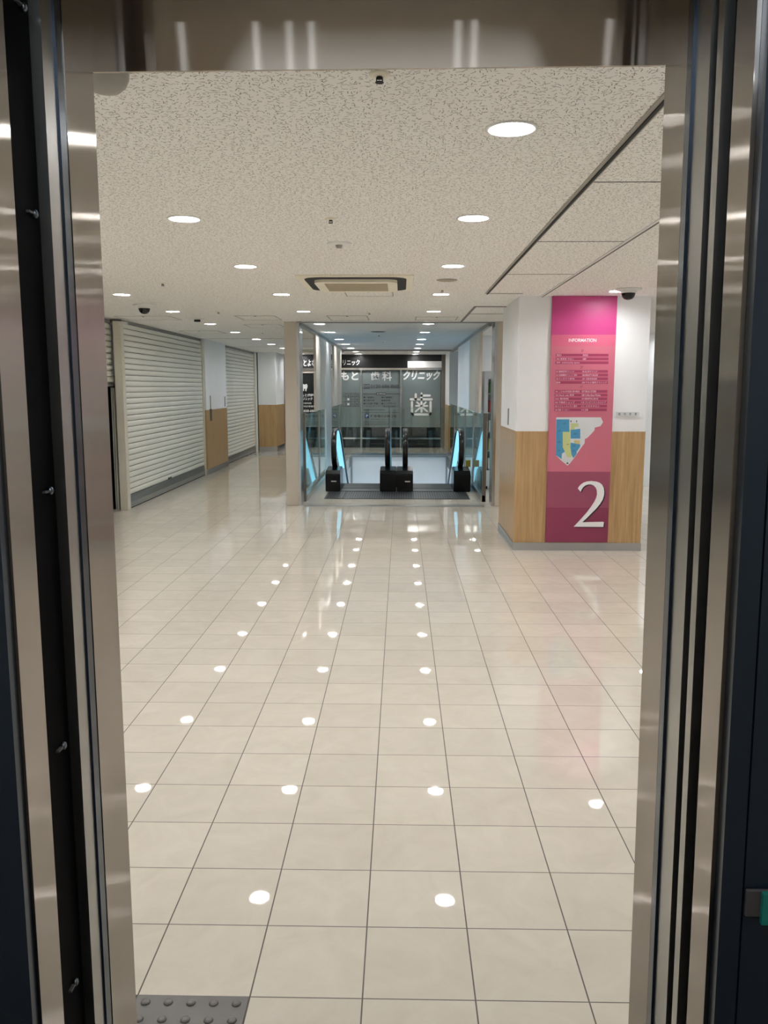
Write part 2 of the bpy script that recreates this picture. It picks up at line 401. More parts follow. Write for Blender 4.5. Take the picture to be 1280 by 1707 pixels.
# ------------------------------------------------------------ pillars: white above, oak below, steel base
def pillar(label, x0, x1, y0, y1, wood=1.183, base=.078, top=CH, out=.004):
    t = thing('pillar', label, 'pillar', ((x0+x1)/2, (y0+y1)/2, 0))
    MB().box((x0,y0,wood), (x1,y1,top)).build('upper_facing', 'white_wall', t)
    p = MB().box((x0-out,y0-out,base), (x1+out,y1+out,wood)).build('wood_wainscot', 'wood', t); p['label'] = 'oak coloured lower cladding'
    MB().box((x0-out-.006,y0-out-.006,0), (x1+out+.006,y1+out+.006,base)).build('base_plate', 'steel_base', t)
    return t
pil = pillar('large square pillar carrying the pink directory board, oak cladding below', 1.822, 3.075, 6.262, 7.53)
# slots for the shutter key boxes
MB().box((1.812,6.84,1.22), (1.824,6.88,1.39)).build('key_slot', 'dull_steel', pil)
MB().box((3.072,6.9,1.62), (3.09,6.96,1.80)).build('key_slot', 'black', pil)
pw = pillar('white and oak pillar between the two closed roller shutters', -3.1, -2.872, 13.43, 15.26, 1.19, .10)
MB().box((-2.874,13.75,1.20), (-2.862,13.79,1.45)).build('key_slot', 'dull_steel', pw)
MB().box((-2.872,13.70,.98), (-2.86,13.84,1.20)).build('key_box', 'plastic_grey', pw)
MB().box((-2.874,15.05,1.22), (-2.862,15.1,1.42)).build('key_slot', 'dull_steel', pw)
pillar('oak and white pillar at the far left end beyond the second shutter', -2.875, -2.43, 19.15, 20.6, 1.17, .12)
pillar('narrow white and oak pillar at the far right corner of the escalator well', 1.86, 2.3, 18.7, 20.5, 1.17, .05)

# ------------------------------------------------------------ roller shutters
def shutter(label, y0, y1, x, zb, bar, ztop=2.43, guide=(True, True)):
    t = thing('roller_shutter', label, 'shutter', (x, (y0+y1)/2, 0), 'roller shutters along the left wall')
    mb = MB(); pitch = .0755; prof = []
    z = zb+bar
    while z < ztop:
        for dz, dx in ((0,-.012),(.004,-.003),(.016,.004),(.036,.007),(.054,.005),(.066,-.002),(.0695,-.012)):
            if z+dz <= ztop: prof.append((x+dx, z+dz))
        z += pitch
    bm = mb.bm
    a = [bm.verts.new((px, y0, pz)) for px, pz in prof]; b = [bm.verts.new((px, y1, pz)) for px, pz in prof]
    for i in range(len(prof)-1):
        f = bm.faces.new((a[i], b[i], b[i+1], a[i+1])); f.smooth = False
        f.material_index = 1 if i % 7 == 6 else 0
    mb.box((x-.03, y0, zb+bar), (x-.022, y1, ztop))
    mb.build('slat_curtain', ['shutter_slat', 'shutter_gap'], t)
    mb = MB(); mb.prism([(x-.02,y0,zb+.012),(x+.02,y0,zb+.012),(x+.02,y0,zb+bar*.45),(x+.004,y0,zb+bar),(x-.02,y0,zb+bar)], (0,y1-y0,0))
    bb = mb.build('bottom_bar', 'shutter_bar', t); bb['label'] = 'brushed steel bottom bar'
    MB().box((x-.018,y0,zb), (x+.016,y1,zb+.012)).build('rubber_seal', 'deep_black', bb)
    if guide[1]: MB().box((x-.05,y1,0), (x+.035,y1+.04,ztop)).build('guide_rail', 'cream_paint', t)
    return t
sh1 = shutter('wide closed roller shutter, nearest on the left, with a handle on its bottom bar', 9.0, 13.37, -2.93, 0, .18)
MB().box((-2.912,10.9,.19), (-2.90,11.06,.215)).build('pull_handle', 'plastic_grey', sh1)
shutter('closed roller shutter farther back, between the two oak pillars', 15.3, 19.08, -2.97, 0, .14)
sh3 = shutter('partly lowered roller shutter with a dark opening below, behind the left elevator jamb', 4.35, 8.95, -3.04, 1.60, .065, guide=(False, False))
t = thing('shutter_post', 'slim cream post at the near edge of the wide closed shutter', 'post', (-2.93, 8.9, 0))
MB().box((-2.985,8.86,0), (-2.885,8.98,2.44), bev=.004).build('post_shell', 'cream_paint', t)
MB().box((-2.90,8.83,2.385), (-2.80,8.90,2.425)).build('sensor_box', 'white_plastic', t)
MB().box((-2.94,8.85,2.20), (-2.93,8.862,2.215)).build('screw', 'chrome', t)
tag(MB().box((-3.05,8.94,0), (-3.028,9.0,1.75)).build('shutter_guide', 'cream_paint'), 'thin cream guide strip standing in the dark opening beside the slim post', 'guide rail')

# ------------------------------------------------------------ columns either side of the escalator hall
def column(label, x0, x1, y0, y1, edge):
    t = thing('column', label, 'column', ((x0+x1)/2, y0, 0), 'beige columns at the escalator entrance')
    MB().box((x0,y0,0), (x1,y1,CH), bev=.006).build('shaft', 'beige_metal', t)
    if edge < 0: MB().box((x1-.004,y0-.004,0), (x1+.035,y1+.02,CH)).build('corner_strip', 'steel', t)['label'] = 'bright steel corner strip'
    else: MB().box((x0-.035,y0-.004,0), (x0+.004,y1+.02,CH)).build('corner_strip', 'steel', t)['label'] = 'bright steel corner strip'
column('beige column left of the escalators with a bright steel right edge', -.868, -.70, 9.38, 9.72, -1)
column('beige column right of the escalators, partly behind the directory pillar', 1.97, 2.35, 9.40, 9.72, 1)

# track in ceiling across the entrance to the escalators and along both sides
mb = MB(); mb.box((-.69,9.46,CH-.012), (1.95,9.52,CH)); mb.box((-.69,9.52,CH-.05), (-.645,18,CH)); mb.box((1.86,9.52,CH-.05), (1.905,18,CH)); mb.box((-.69,17.83,CH-.03), (1.9,17.9,CH)); mb.box((-.69,9.35,CH-.012),(-.63,9.46,CH))
struct('trim_4', mb, 'track_metal')
mb = MB(); mb.box((1.468,-.6,CH-.006), (1.482,6.01,CH+.002)); mb.box((1.482,-.6,CH-.012), (1.494,6.01,CH+.002), 1); mb.box((1.494,-.6,CH-.008),(1.503,6.01,CH+.002))
mb.box((1.48,6.0,CH-.006), (1.82,6.012,CH+.002)); struct('trim_5', mb, ['hatch_line','dark_groove'])
mb = MB(); mb.box((2.02,-.6,CH-.008), (2.034,6.262,CH+.002)); mb.box((2.034,-.6,CH-.012), (2.042,6.262,CH+.002), 1); mb.box((2.042,-.6,CH-.008), (2.056,6.262,CH+.002)); struct('trim_6', mb, ['white_plastic','grey_groove'])
mb = MB()
for y in (1.735, 3.21, 4.68): mb.box((1.503,y-.005,CH-.002), (2.02,y+.005,CH+.002))
struct('trim_7', mb, 'grey_groove')
mb = MB(); mb.box((1.475,7.28,CH-.008), (1.5,9.46,CH+.002)); mb.box((1.475,7.27,CH-.008), (2.1,7.29,CH+.002)); mb.box((1.5,8.2,CH-.004), (2.1,8.21,CH+.002)); struct('trim_8', mb, 'grey_groove')
# slab joints in the left ceiling
mb = MB(); mb.box((-3.0,13.3,CH-.003), (-.69,13.315,CH+.002)); mb.box((-3.0,16.4,CH-.003), (-.69,16.415,CH+.002)); struct('trim_9', mb, 'hatch_line')
# steel sill in the floor where the smoke shutter lands
tag(MB().box((-.62,9.33,-.002), (1.83,9.50,.004)).build('floor_track', 'track_metal'), 'long grey metal track set in the tiles before the escalators', 'floor track')

# ------------------------------------------------------------ hanging screens and pillars beside the well
def screen(label, x, y0, y1, ym, side):
    t = thing('hanging_panel', label, 'panel', (x, (y0+y1)/2, CH), 'beige panels hanging over the glass balustrades')
    MB().box((x-.02,y0,1.235), (x+.02,ym-.015,CH-.05)).build('panel_leaf', 'beige_metal', t)
    MB().box((x-.02,ym+.015,1.235), (x+.02,y1,CH-.05)).build('panel_leaf', 'beige_metal', t)
    MB().box((x-.008,ym-.015,1.235), (x+.008,ym+.015,CH-.05)).build('joint_strip', 'dark_groove', t)
screen('nearer beige panel hanging over the left glass balustrade', -.66, 11.35, 13.1, 11.98, -1)
screen('farther beige panel hanging over the left glass balustrade', -.66, 14.9, 17.0, 15.6, -1)
screen('grey beige panel hanging over the right glass balustrade', 1.88, 10.72, 12.55, 11.25, 1)
tag(MB().box((-.74,13.1,0), (-.64,14.25,CH-.05), bev=.01).build('steel_column', 'brushed_column'), 'brushed steel column left of the well, behind the nearer hanging panel', 'column')
tag(MB().box((1.87,12.76,0), (2.3,15.7,CH), bev=.03).build('white_column', 'white_wall'), 'broad white column standing right of the escalators', 'column')

# ------------------------------------------------------------ glass balustrades
def balustrade(label, pts, h, posts, base=True, endpost=None):
    """pts: two floor points; posts: fractions along"""
    (xa, ya), (xb, yb) = pts
    t = thing('glass_balustrade', label, 'balustrade', ((xa+xb)/2, (ya+yb)/2, 0), 'glass balustrades around the escalator well')
    along_y = abs(yb-ya) > abs(xb-xa); g = .005
    cuts = [0]+posts+[1]
    for a, b in zip(cuts, cuts[1:]):
        if along_y: MB().box((xa-g, ya+(yb-ya)*a+.03, .09), (xa+g, ya+(yb-ya)*b-.03, h)).build('glass_pane', 'clear_glass', t)
        else: MB().box((xa+(xb-xa)*a+.012, ya-g, .05), (xa+(xb-xa)*b-.012, ya+g, h)).build('glass_pane', 'clear_glass', t)
    for a in posts:
        x, y = xa+(xb-xa)*a, ya+(yb-ya)*a
        MB().box((x-.016,y-.022,0), (x+.016,y+.022,h-.02)).build('post', 'dull_steel', t)
    if along_y:
        MB().box((xa-.03,ya,0), (xa+.03,yb,.09)).build('base_rail', 'steel', t)
    else:
        MB().box((xa,ya-.03,-.02), (xb,ya+.03,.05)).build('base_rail', 'steel', t)
    if endpost: MB().box((endpost[0]-.027,endpost[1]-.03,0), (endpost[0]+.027,endpost[1]+.03,h+.025)).build('end_post', 'post_brown', t)['label'] = 'brown grey end post'
    return t
balustrade('glass balustrade along the left side of the escalator well', ((-.66, 9.83), (-.66, 17.95)), 1.225, [.255, .53, .80], endpost=(-.672, 9.81))
balustrade('glass balustrade along the right side of the escalator well', ((1.86, 9.83), (1.86, 17.95)), 1.225, [.205, .43, .80], endpost=(1.872, 9.86))
balustrade('low glass balustrade across the far end of the escalator well', ((-.64, 18.04), (1.84, 18.04)), 1.14, [.44])

# ------------------------------------------------------------ escalator well
mb = MB()
mb.box((WX0-.02,18.0,-4.2), (WX1+.02,18.08,-.24)); mb.box((WX0,17.985,-4.0), (WX1,18.0,-.035))
mb.box((WX0-.12,WY0,-4.2), (WX0-.005,18.0,-.01)); mb.box((WX1+.005,WY0,-4.2), (WX1+.12,18.0,-.01)); mb.box((WX0-.1,11.1,-4.2), (WX1+.1,18.1,-4.1)); mb.box((WX0,11.2,-4.2),(WX1,11.26,-.26))
struct('wall_well', mb, 'well_white')
mb = MB(); mb.box((WX0,17.95,-.035), (WX1,18.0,.006)); mb.box((WX0,17.97,-3.9),(WX0+.04,17.985,-.035)); mb.box((WX1-.04,17.97,-3.9),(WX1,17.985,-.035)); struct('shop_dark_lining0', mb, 'well_trim')

for sx, xx, lab in ((1, WX0+.003, 'left'), (-1, WX1-.003, 'right')):  # unseen strips added low in the well to brighten its far wall
    t = thing('added_well_light', 'added white fill strip hidden low on the %s side wall of the escalator well' % lab, 'fill light', (xx, 16.4, -1.35), 'added fill strips in the escalator well')
    MB().box((min(xx,xx+sx*.04),15.2,-1.40),(max(xx,xx+sx*.04),17.6,-1.28)).build('housing', 'white_plastic', t)
    MB().box((min(xx+sx*.04,xx+sx*.06),15.22,-1.39),(max(xx+sx*.04,xx+sx*.06),17.58,-1.29)).build('glow_face', 'added_well_glow', t)
# ------------------------------------------------------------ escalators
ZB = -4.0
def hr_path(x, zt=.93, off=0.0):
    """handrail centre line: up round the newel, level, then down the incline"""
    P = []
    r = (zt-.36)/2 - off; cy, cz = 11.18+r+off*1.0, zt-off-r
    for k in range(0, 11):
        a = PI*1.5 - PI*k/10 if False else None
    for k in range(13):
        a = -PI/2*1.0 - (PI)*k/12.0      # from straight down, forward (towards -Y), to straight up
        P.append((x, cy + r*math.cos(a+0) , cz + r*math.sin(a)))
    P.append((x, 11.85, zt-off))
    th = math.radians(29.5); R = 1.0
    for k in range(1, 7):
        a = th*k/6; P.append((x, 11.95+(R-off)*math.sin(a), zt-R+(R-off)*math.cos(a)))
    L = 5.1; lx, ly, lz = P[-1]
    P.append((x, ly+L*math.cos(th)*.98, lz-L*math.sin(th)*.98))
    return P
SEC = [(-.042,.0),(-.04,.012),(-.028,.02),(0,.023),(.028,.02),(.04,.012),(.042,0),(.036,-.012),(-.036,-.012)]
def balustrade_esc(t, x, inner):
    """one escalator side: handrail, glass newel, lit panel, deck; inner=+1 when the steps lie towards +x"""
    hp = hr_path(x)
    h = MB().sweep(hp, SEC).build('handrail', 'handrail', t); 
    # glass newel panel: between handrail loop and the deck
    p = hr_path(x, off=.03)
    poly = [(x-.005, q[1], q[2]) for q in p[:14]] + [(x-.005, 11.85, .30)]
    MB().prism(poly, (.010,0,0)).build('newel_glass', 'clear_glass', t)
    # lit panel under the handrail
    th = math.radians(29.5)
    up = [(q[1], q[2]) for q in p[13:]]
    lowz = lambda y: min(.30, .52-(y-11.6)*math.tan(th)*.93) 
    ys = [u[0] for u in up]
    poly = [(x-.008, 11.62, up[0][1])] + [(x-.008, a, b) for a, b in up] + [(x-.008, ys[-1], up[-1][1]-.50)] + [(x-.008, 12.9, .05)] + [(x-.008, 11.62, .66)]
    o = MB().prism(poly, (.016,0,0)).build('lit_panel', 'cyan_panel', t); o['label'] = 'glowing pale blue balustrade panel'
    # deck and skirt
    mbk = MB()
    end = ys[-1]; dz = (end-12.4)*math.tan(th)
    s = inner
    mbk.prism([(x+s*.10, 11.05, 0),(x+s*.10, 11.05,.17),(x+s*.10,11.5,.30),(x+s*.10,12.0,.27),(x+s*.10,end,.27-(end-12.0)*math.tan(th)),(x+s*.10,end,-.45-(end-12.0)*math.tan(th)),(x+s*.10,11.6,-.25)], (s*.012,0,0))
    mbk.build('skirt_panel', 'steel', t)
    mbk = MB()
    mbk.prism([(x-.10,11.5,.27),(x-.10,12.0,.27),(x-.10,end,.27-(end-12.0)*math.tan(th)),(x-.10,end,-.6-(end-12.0)*math.tan(th)),(x-.10,11.6,-.4),(x-.10,11.4,0)], (.20,0,0))
    mbk.build('deck', 'shutter_bar', t)
def base_box(t, x0, x1):
    pts = [(x0,10.955,.0),(x0+.0,10.955,.27),(x0,11.02,.325),(x0,11.45,.355),(x0,11.62,.30),(x0,11.62,0)]
    mbk = MB(); mbk.prism(pts, (x1-x0,0,0))
    bmesh.ops.bevel(mbk.bm, geom=mbk.bm.edges[:], offset=.010, segments=2, affect='EDGES', clamp_overlap=True)
    return mbk.build('newel_base', 'esc_black', t)
def escalator(label, xl, xr, boxes, plates):
    t = thing('escalator', label, 'escalator', ((xl+xr)/2, 11.0, 0), 'escalators going down')
    balustrade_esc(t, xl, 1); balustrade_esc(t, xr, -1)
    for a, b in boxes: base_box(t, a, b)
    for xc in plates: MB().box((xc-.04,10.948,.155), (xc+.04,10.957,.17)).build('nameplate', 'letter_grey', t)
    x0, x1 = xl+.112, xr-.112
    # comb plate
    mb = MB(); mb.box((x0,10.95,.0), (x1,11.26,.012)); mb.box((x0,11.26,-.03), (x1,11.33,.012)); mb.build('comb_plate', 'step_metal', t)
    MB().box((x0,11.31,.012), (x1,11.33,.016)).build('comb_teeth', 'dark_groove', t)
    y, z = 11.33, -.004
    for k in range(16):
        mb = MB(); mb.box((x0,y,z-.06), (x1,y+.40,z)); mb.box((x0,y+.37,z-.25), (x1,y+.40,z-.0))
        n = int((x1-x0)/.018)
        for i in range(n): mb.box((x0+.009+i*.018,y+.01,z), (x0+.015+i*.018,y+.395,z+.008))
        mb.build('step', 'step_metal', t); y += .40; z -= .0 if k == 0 else (.1 if k == 1 else .226)
    return t
e1 = escalator('left escalator, its handrails curving down out of sight', -.36, .485, [(-.475,-.245), (.37,.627)], [-.345])
e2 = escalator('right escalator, nearer the broad white column', .765, 1.645, [(.630,.885), (1.515,1.775)], [.80])
# small yellow notice behind the right-hand newel
tag(MB().box((1.745,11.63,.33), (1.825,11.64,.44)).build('safety_notice', 'yellow'), 'small yellow safety notice beside the far right handrail', 'notice')
# long grey entry mat of grooved metal
t = thing('floor_plate', 'wide grooved grey landing plate in front of both escalators', 'floor plate', (.64, 10.5, 0))
mb = MB(); mb.prism([(-.42,10.09,.001),(1.70,10.09,.001),(1.70,10.93,.001),(-.42,10.93,.001)], (0,0,.005)); mb.build('plate', 'mat_grey', t)
mb = MB()
for i in range(58): mb.box((-.40+i*.036,10.11,.006), (-.385+i*.036,10.91,.0085))
mb.build('ribs', 'step_metal', t)
MB().box((-.15,10.10,.0085),(-.14,10.92,.010)).build('seam', 'chrome', t); MB().box((1.42,10.10,.0085),(1.43,10.92,.010)).build('seam', 'chrome', t)

# ------------------------------------------------------------ dental clinic front
FY = 20.7
cl = thing('clinic_front', 'glazed dental clinic front with large white Japanese lettering at the far end', 'shopfront', (0, FY, 0))
pxX = lambda px: at(px, 680, 'y', FY).x
pxZ = lambda py: at(620, py, 'y', FY).z
mb = MB(); mb.box((-2.36,FY,pxZ(613.5)), (pxX(735),FY+.10,CH)); fa = mb.build('fascia', 'clinic_black', cl)
mb = MB()
txt_px(mb, 'とよなか', 506, 533.5, 599.5, 610.5, FY, bold=.012)
txt_px(mb, 'もと歯科', 535, 561, 599.5, 610.5, FY, bold=.012)
txt_px(mb, 'クリニック', 563, 599.5, 599.5, 609, FY, bold=.012)
mb.build('fascia_lettering', 'letter_white', fa)
MB().box((pxX(679),FY-.03,pxZ(613)), (pxX(735),FY,pxZ(602))).build('blank_sign_box', 'white_plastic', cl)
# glazing
xm = [pxX(p) for p in (553, 602, 668, 735)]
for a, b, dark in ((xm[0], xm[1], 0), (xm[1], xm[2], 0), (xm[2], xm[3], 0)):
    p = MB().box((a,FY+.04,0.02), (b,FY+.05,pxZ(617))).build('window_pane', 'shop_glass', cl)
    MB().box((a+.01,FY+.032,pxZ(712)), (b-.01,FY+.04,pxZ(618))).build('frosted_film', 'frost', p)
p = MB().box((-2.36,FY+.04,.02), (xm[0]-.02,FY+.05,pxZ(617))).build('door_pane', 'shop_glass', cl)
MB().box((-2.34,FY+.033,pxZ(710)), (xm[0]-.45,FY+.04,pxZ(689))).build('frosted_film', 'frost_dark', p)
mb = MB(); mb.box((-2.36,FY+.01,pxZ(622)), (pxX(533),FY+.04,pxZ(617))); mb.build('door_header', 'beige_metal', cl)
MB().box((-2.36,FY-.02,pxZ(617)), (xm[3],FY+.03,pxZ(613.5))).build('head_rail', 'chrome', cl)
MB().box((xm[0]-.2,FY-.0,pxZ(732)), (xm[3],FY+.04,pxZ(729.5))).build('mid_rail', 'chrome', cl)
MB().box((-2.36,FY+.005,0), (xm[3],FY+.06,.03)).build('sill', 'black', cl)
for x in xm[1:3]: MB().box((x-.022,FY-.01,0), (x+.022,FY+.05,pxZ(616))).build('mullion', 'steel', cl)
MB().box((xm[0]-.03,FY-.01,0), (xm[0]+.03,FY+.05,pxZ(616))).build('mullion', 'steel', cl)
MB().box((xm[3],FY-.06,0), (xm[3]+.22,FY+.1,CH)).build('side_pier', 'pillar_grey', cl)
MB().box((xm[0]+.0,FY+.3,0), (xm[3],FY+.32,2.3)).build('interior_screen', 'black', cl)
GY = FY+.030
for w_, xa, xb, ya, yb, bo, sh in (('や',549.5,562,619.5,634,.03,0), ('もと',568,597,619,634,.035,0), ('歯',618,632.5,619,635,.02,0), ('科',637,653,619,635,.02,0), ('クリニック',672,734,617.5,634,.04,.25)):
    mb = MB(); txt_px(mb, w_, xa, xb, ya, yb, GY, bold=bo, shear=sh); mb.build('window_lettering', 'letter_white', cl)
# rounded tooth character logo
def stroke(mb, a, b, wpx, Y, th=.005, n=6):
    A = at(*a, 'y', Y); B = at(*b, 'y', Y); r = wpx/2*(Y-CAM.y)/FPX
    d = (B-A); L = d.length; ang = math.atan2(d.z, d.x); pts = []
    for k in range(n+1):
        t = ang+PI/2+PI*k/n; pts.append((A.x+r*math.cos(t), Y, A.z+r*math.sin(t)))
    for k in range(n+1):
        t = ang-PI/2+PI*k/n; pts.append((B.x+r*math.cos(t), Y, B.z+r*math.sin(t)))
    mb.prism(pts, (0,-th,0))
def s2(mb, pts, w=3.6, Y=GY):
    f = lambda p: (640+p[0]/6.4, 560+p[1]/6.4)
    for a, b in zip(pts, pts[1:]): stroke(mb, f(a), f(b), w, Y)
mb = MB()
for q in ([(285,676),(508,676)], [(339,622),(339,676)], [(400,614),(400,676)], [(400,636),(488,636)], [(298,705),(298,828),(310,838),(486,838),(497,828),(497,705)],
          [(340,746),(462,746)], [(400,706),(400,808)], [(352,708),(376,728)], [(446,708),(424,728)], [(380,770),(338,806)], [(420,770),(462,806)]):
    s2(mb, q, 2.9 if q[0][0] in (340,352,446,380,420) else 3.7)
mb.build('tooth_logo', 'letter_white', cl)['label'] = 'large rounded white tooth character'
# dark small print on the middle pane
mb = MB(); f = lambda x, y: (560+x*120/1280, 600+y*120/1280)
def t2(body, x0, x1, y0, y1, **k):
    a = f(x0, y0); b = f(x1, y1); txt_px(mb, body, a[0], b[0], a[1], b[1], GY, th=.003, **k)
def bar(x0, x1, y0, y1, mm=None, dy=0):
    a = f(x0, y0); b = f(x1, y1); p = at(a[0], b[1], 'y', GY); q = at(b[0], a[1], 'y', GY); (mm or mb).box((p.x, GY-.003-dy, p.z), (q.x, GY+.001-dy, q.z))
bar(492, 598, 430, 505)
t2('0120-686-860', 615, 1108, 440, 500, bold=.0)
bar(480, 715, 600, 608); bar(880, 1130, 600, 608); bar(715, 885, 580, 626)
for (b_, x0, x1, y) in (('●一般歯科',490,680,665), ('●小児歯科',808,1000,665), ('●口腔外科',490,685,720), ('●歯周病',808,965,720), ('●入れ歯･義歯',490,750,775), ('●インプラント',808,1070,775), ('●訪問歯科(予防歯科)',490,865,888)):
    t2(b_, x0, x1, y-16, y+16, bold=.015)
t2('ホワイトニング', 525, 690, 812, 842); t2('矯正歯科相談', 840, 1060, 812, 842)
bar(480, 1120, 932, 937)
t2('駐車場のお知らせ', 612, 1080, 975, 1025, bold=.03)
t2('提携駐車場をご利用ください', 612, 990, 1045, 1070); t2('当院の駐車場は立体駐車場にございます。', 500, 1070, 1090, 1114); t2('駐車券をお持ちの方は受付まで', 520, 1070, 1132, 1155)
mb.build('information_print', 'letter_dark', cl)['label'] = 'dark small print of treatments and parking'
mb2 = MB(); bar(510, 586, 955, 1035, mb2); pk = mb2.build('parking_mark', 'blue_sign', cl)
mb = MB(); a = f(532, 970); b = f(574, 1020); txt_px(mb, 'P', a[0], b[0], a[1], b[1], GY-.003, th=.003, bold=.03); mb.build('letter', 'letter_grey', pk)
mb = MB(); a = f(725, 590); b = f(875, 618); txt_px(mb, '診療科目', a[0], b[0], a[1], b[1], GY-.003, th=.003, bold=.01); mb.build('heading_lettering', 'letter_grey', cl)
for x0 in (500, 552):
    mb = MB()
    for (xa, xb, ya, yb) in ((x0,x0+36,450,454), (x0,x0+36,482,486), (x0,x0+4,454,482), (x0+32,x0+36,454,482)): bar(xa, xb, ya, yb, mb, .003)
    mb.build('free_call_mark', 'letter_grey', cl)
# timetable
mb = MB()
for y in (592, 655, 740, 820): bar(112, 410, y, y+5)
for x in (172, 260, 335, 408): bar(x, x+4, 592, 825)
t2('木', 125, 160, 612, 645); t2('金', 200, 238, 612, 645); t2('土', 280, 315, 612, 645); t2('日', 358, 390, 612, 645)
for y in (705, 790): t2('休', 355, 395, y-20, y+20); t2('～', 270, 325, y-8, y+8)
mb.build('timetable_print', 'letter_dark', cl)
for y in (683, 770): mb = MB(); bar(203, 237, y, y+34, mb); mb.build('timetable_square', 'letter_white', cl)
# door logo
mb = MB(); g = lambda x, y: (480+x*180/1280, 560+y*180/1280)
tooth = [(160,580),(175,568),(198,578),(220,568),(232,585),(230,612),(220,635),(218,655),(207,655),(203,625),(192,625),(188,652),(176,652),(172,630),(162,612),(158,595)]
mb.prism([tuple(at(*g(*p), 'y', GY)) for p in tooth], (0,-.004,0)); mb.build('tooth_emblem', 'letter_white', cl)
for (b_, x0, x1, y0, y1, bo) in (('もと歯科',160,305,685,720,.03), ('クリニック',140,290,728,762,.03), ('診療時間',165,275,788,808,.0), ('予約診療優先制',165,345,824,846,0), ('5858-6806',165,345,874,902,.02)):
    mb = MB(); a = g(x0,y0); b = g(x1,y1); txt_px(mb, b_, a[0], b[0], a[1], b[1], GY, bold=bo); mb.build('door_lettering', 'letter_white', cl)

# ------------------------------------------------------------ pink directory board on the near pillar
SY = 6.262-.0105
sg = thing('directory_board', 'tall pink floor directory board with a map and a big white 2', 'sign', (2.44, SY, 0))
SX0, SX1 = 2.133, 2.748
zz = [CH-.002, 2.108, 2.001, .791, .434, .088]
for (a, b, mname, pn) in ((0,1,'sign_magenta','top_band'), (1,2,'sign_rose2','title_band'), (2,3,'sign_rose','listing_band'), (3,4,'sign_mauve','number_band'), (4,5,'sign_plum','lower_band')):
    MB().box((SX0,SY-.016,zz[b]), (SX1,SY,zz[a])).build(pn, mname, sg)
PY = SY-.016
h6 = lambda x, y: (900+x*160/1138, 480+y*240/1707)
def t6(mb, body, x0, x1, y0, y1, **k):
    a = h6(x0, y0); b = h6(x1, y1); txt_px(mb, body, a[0], b[0], a[1], b[1], k.pop('Y', PY), th=.002, **k)
mb = MB(); t6(mb, 'INFORMATION', 340, 668, 600, 640, bold=.01); mb.build('title_lettering', 'two_white', sg)
mb = MB(); t6(mb, '3F', 486, 518, 730, 762, shear=.2); t6(mb, '2F', 472, 512, 925, 957, shear=.2); t6(mb, '1F', 470, 508, 1158, 1190, shear=.2); mb.build('floor_lettering', 'sign_plum', sg)
rows = [(797,185,812,'301',195,250,'302',505,570), (842,185,812,'303 美容室 サロン',195,400,'会議室',505,548), (887,180,812,'304  community space',195,470,'',0,0),
        (990,185,806,'201 脳神経外科クリニック',190,405,'205 皮ふ科クリニック',500,680), (1033,185,806,'202 耳鼻咽喉科クリニック 豊中',190,440,'206 BEAUTY SALON',500,685), (1077,182,806,'203 キッズクラブ 豊中校',190,410,'207 大阪信用金庫',500,675), (1121,182,804,'204',183,240,'208 やもと歯科クリニック',495,790),
        (1227,172,800,'101 こどもの学習塾 豊中教室',185,470,'107 DRUG STORE',495,665), (1271,172,800,'102 Book cafe 喫茶',185,405,'108 Coffee Bean Market',495,720), (1314,170,798,'103 整骨院',180,340,'109 買取専門店 豊中店',495,690), (1357,168,796,'104 不動産ショップ',178,410,'110 コンビニエンスストア',490,780), (1401,168,794,'105 カフェ レストラン 豊中',178,440,'111 メガネサロン',490,705), (1445,168,792,'106 花屋 ベーカリー',178,350,'112 交番',490,570)]
for r in rows:
    mb = MB(); a = h6(r[1], r[0]-16); b = h6(r[2], r[0]+15); p = at(a[0], b[1], 'y', PY); q = at(b[0], a[1], 'y', PY); mb.box((p.x, PY-.001, p.z), (q.x, PY+.0, q.z))
    lb = mb.build('listing_bar', 'sign_bar', sg)
    mb = MB(); t6(mb, r[3], r[4], r[5], r[0]-11, r[0]+11, Y=PY-.001); mb.build('row_lettering', 'sign_text', lb)
    if r[6]: mb = MB(); t6(mb, r[6], r[7], r[8], r[0]-11, r[0]+11, Y=PY-.001); mb.build('row_lettering', 'sign_text', lb)
h7 = lambda x, y: at(900+x/6.5625, 680+y/6.5625, 'y', PY)
def poly7(pts, mname, pn, lv):
    m_ = MB(); m_.prism([tuple(h7(*p)+Vector((0,-.0007*lv,0))) for p in pts], (0,-.0007,0)); return m_.build(pn, mname, sg)
poly7([(178,103),(665,103),(690,155),(660,200),(600,215),(595,245),(555,290),(515,330),(490,340),(488,385),(440,450),(375,545),(325,610),(300,630),(230,575),(172,515)], 'map_white', 'map_ground', 0)
poly7([(180,125),(320,125),(320,262),(248,262),(248,430),(272,478),(240,500),(235,558),(172,515)], 'map_blue', 'map_shop', 1)
poly7([(335,240),(440,228),(440,335),(335,335)], 'map_blue', 'map_shop', 1)
poly7([(335,380),(440,398),(438,425),(400,480),(402,500),(365,550),(345,515),(332,430)], 'map_blue', 'map_shop', 1)
poly7([(248,262),(320,262),(320,235),(332,235),(332,430),(345,515),(345,540),(300,538),(272,478),(248,430)], 'map_green', 'map_corridor', 2)
poly7([(335,168),(420,168),(420,205),(375,210),(375,235),(335,240)], 'map_green', 'map_corridor', 2)
poly7([(372,356),(436,356),(436,396),(400,394),(372,380)], 'map_tan', 'map_room', 2)
mb = MB()
for (x, y) in ((268,170),(212,252),(210,372),(206,465),(385,283),(370,415),(368,470),(305,398)):
    a = h7(x-14, y+6); b = h7(x+14, y-6); text_mesh(mb, '20%d' % random.randint(1, 9), a.x, b.x, a.z, b.z, PY-.0022, th=.0006)
for (x, y) in ((338,147),(400,147)): a = h7(x-5, y+10); b = h7(x+5, y-10); mb.box((a.x,PY-.0018,a.z), (b.x,PY,b.z))
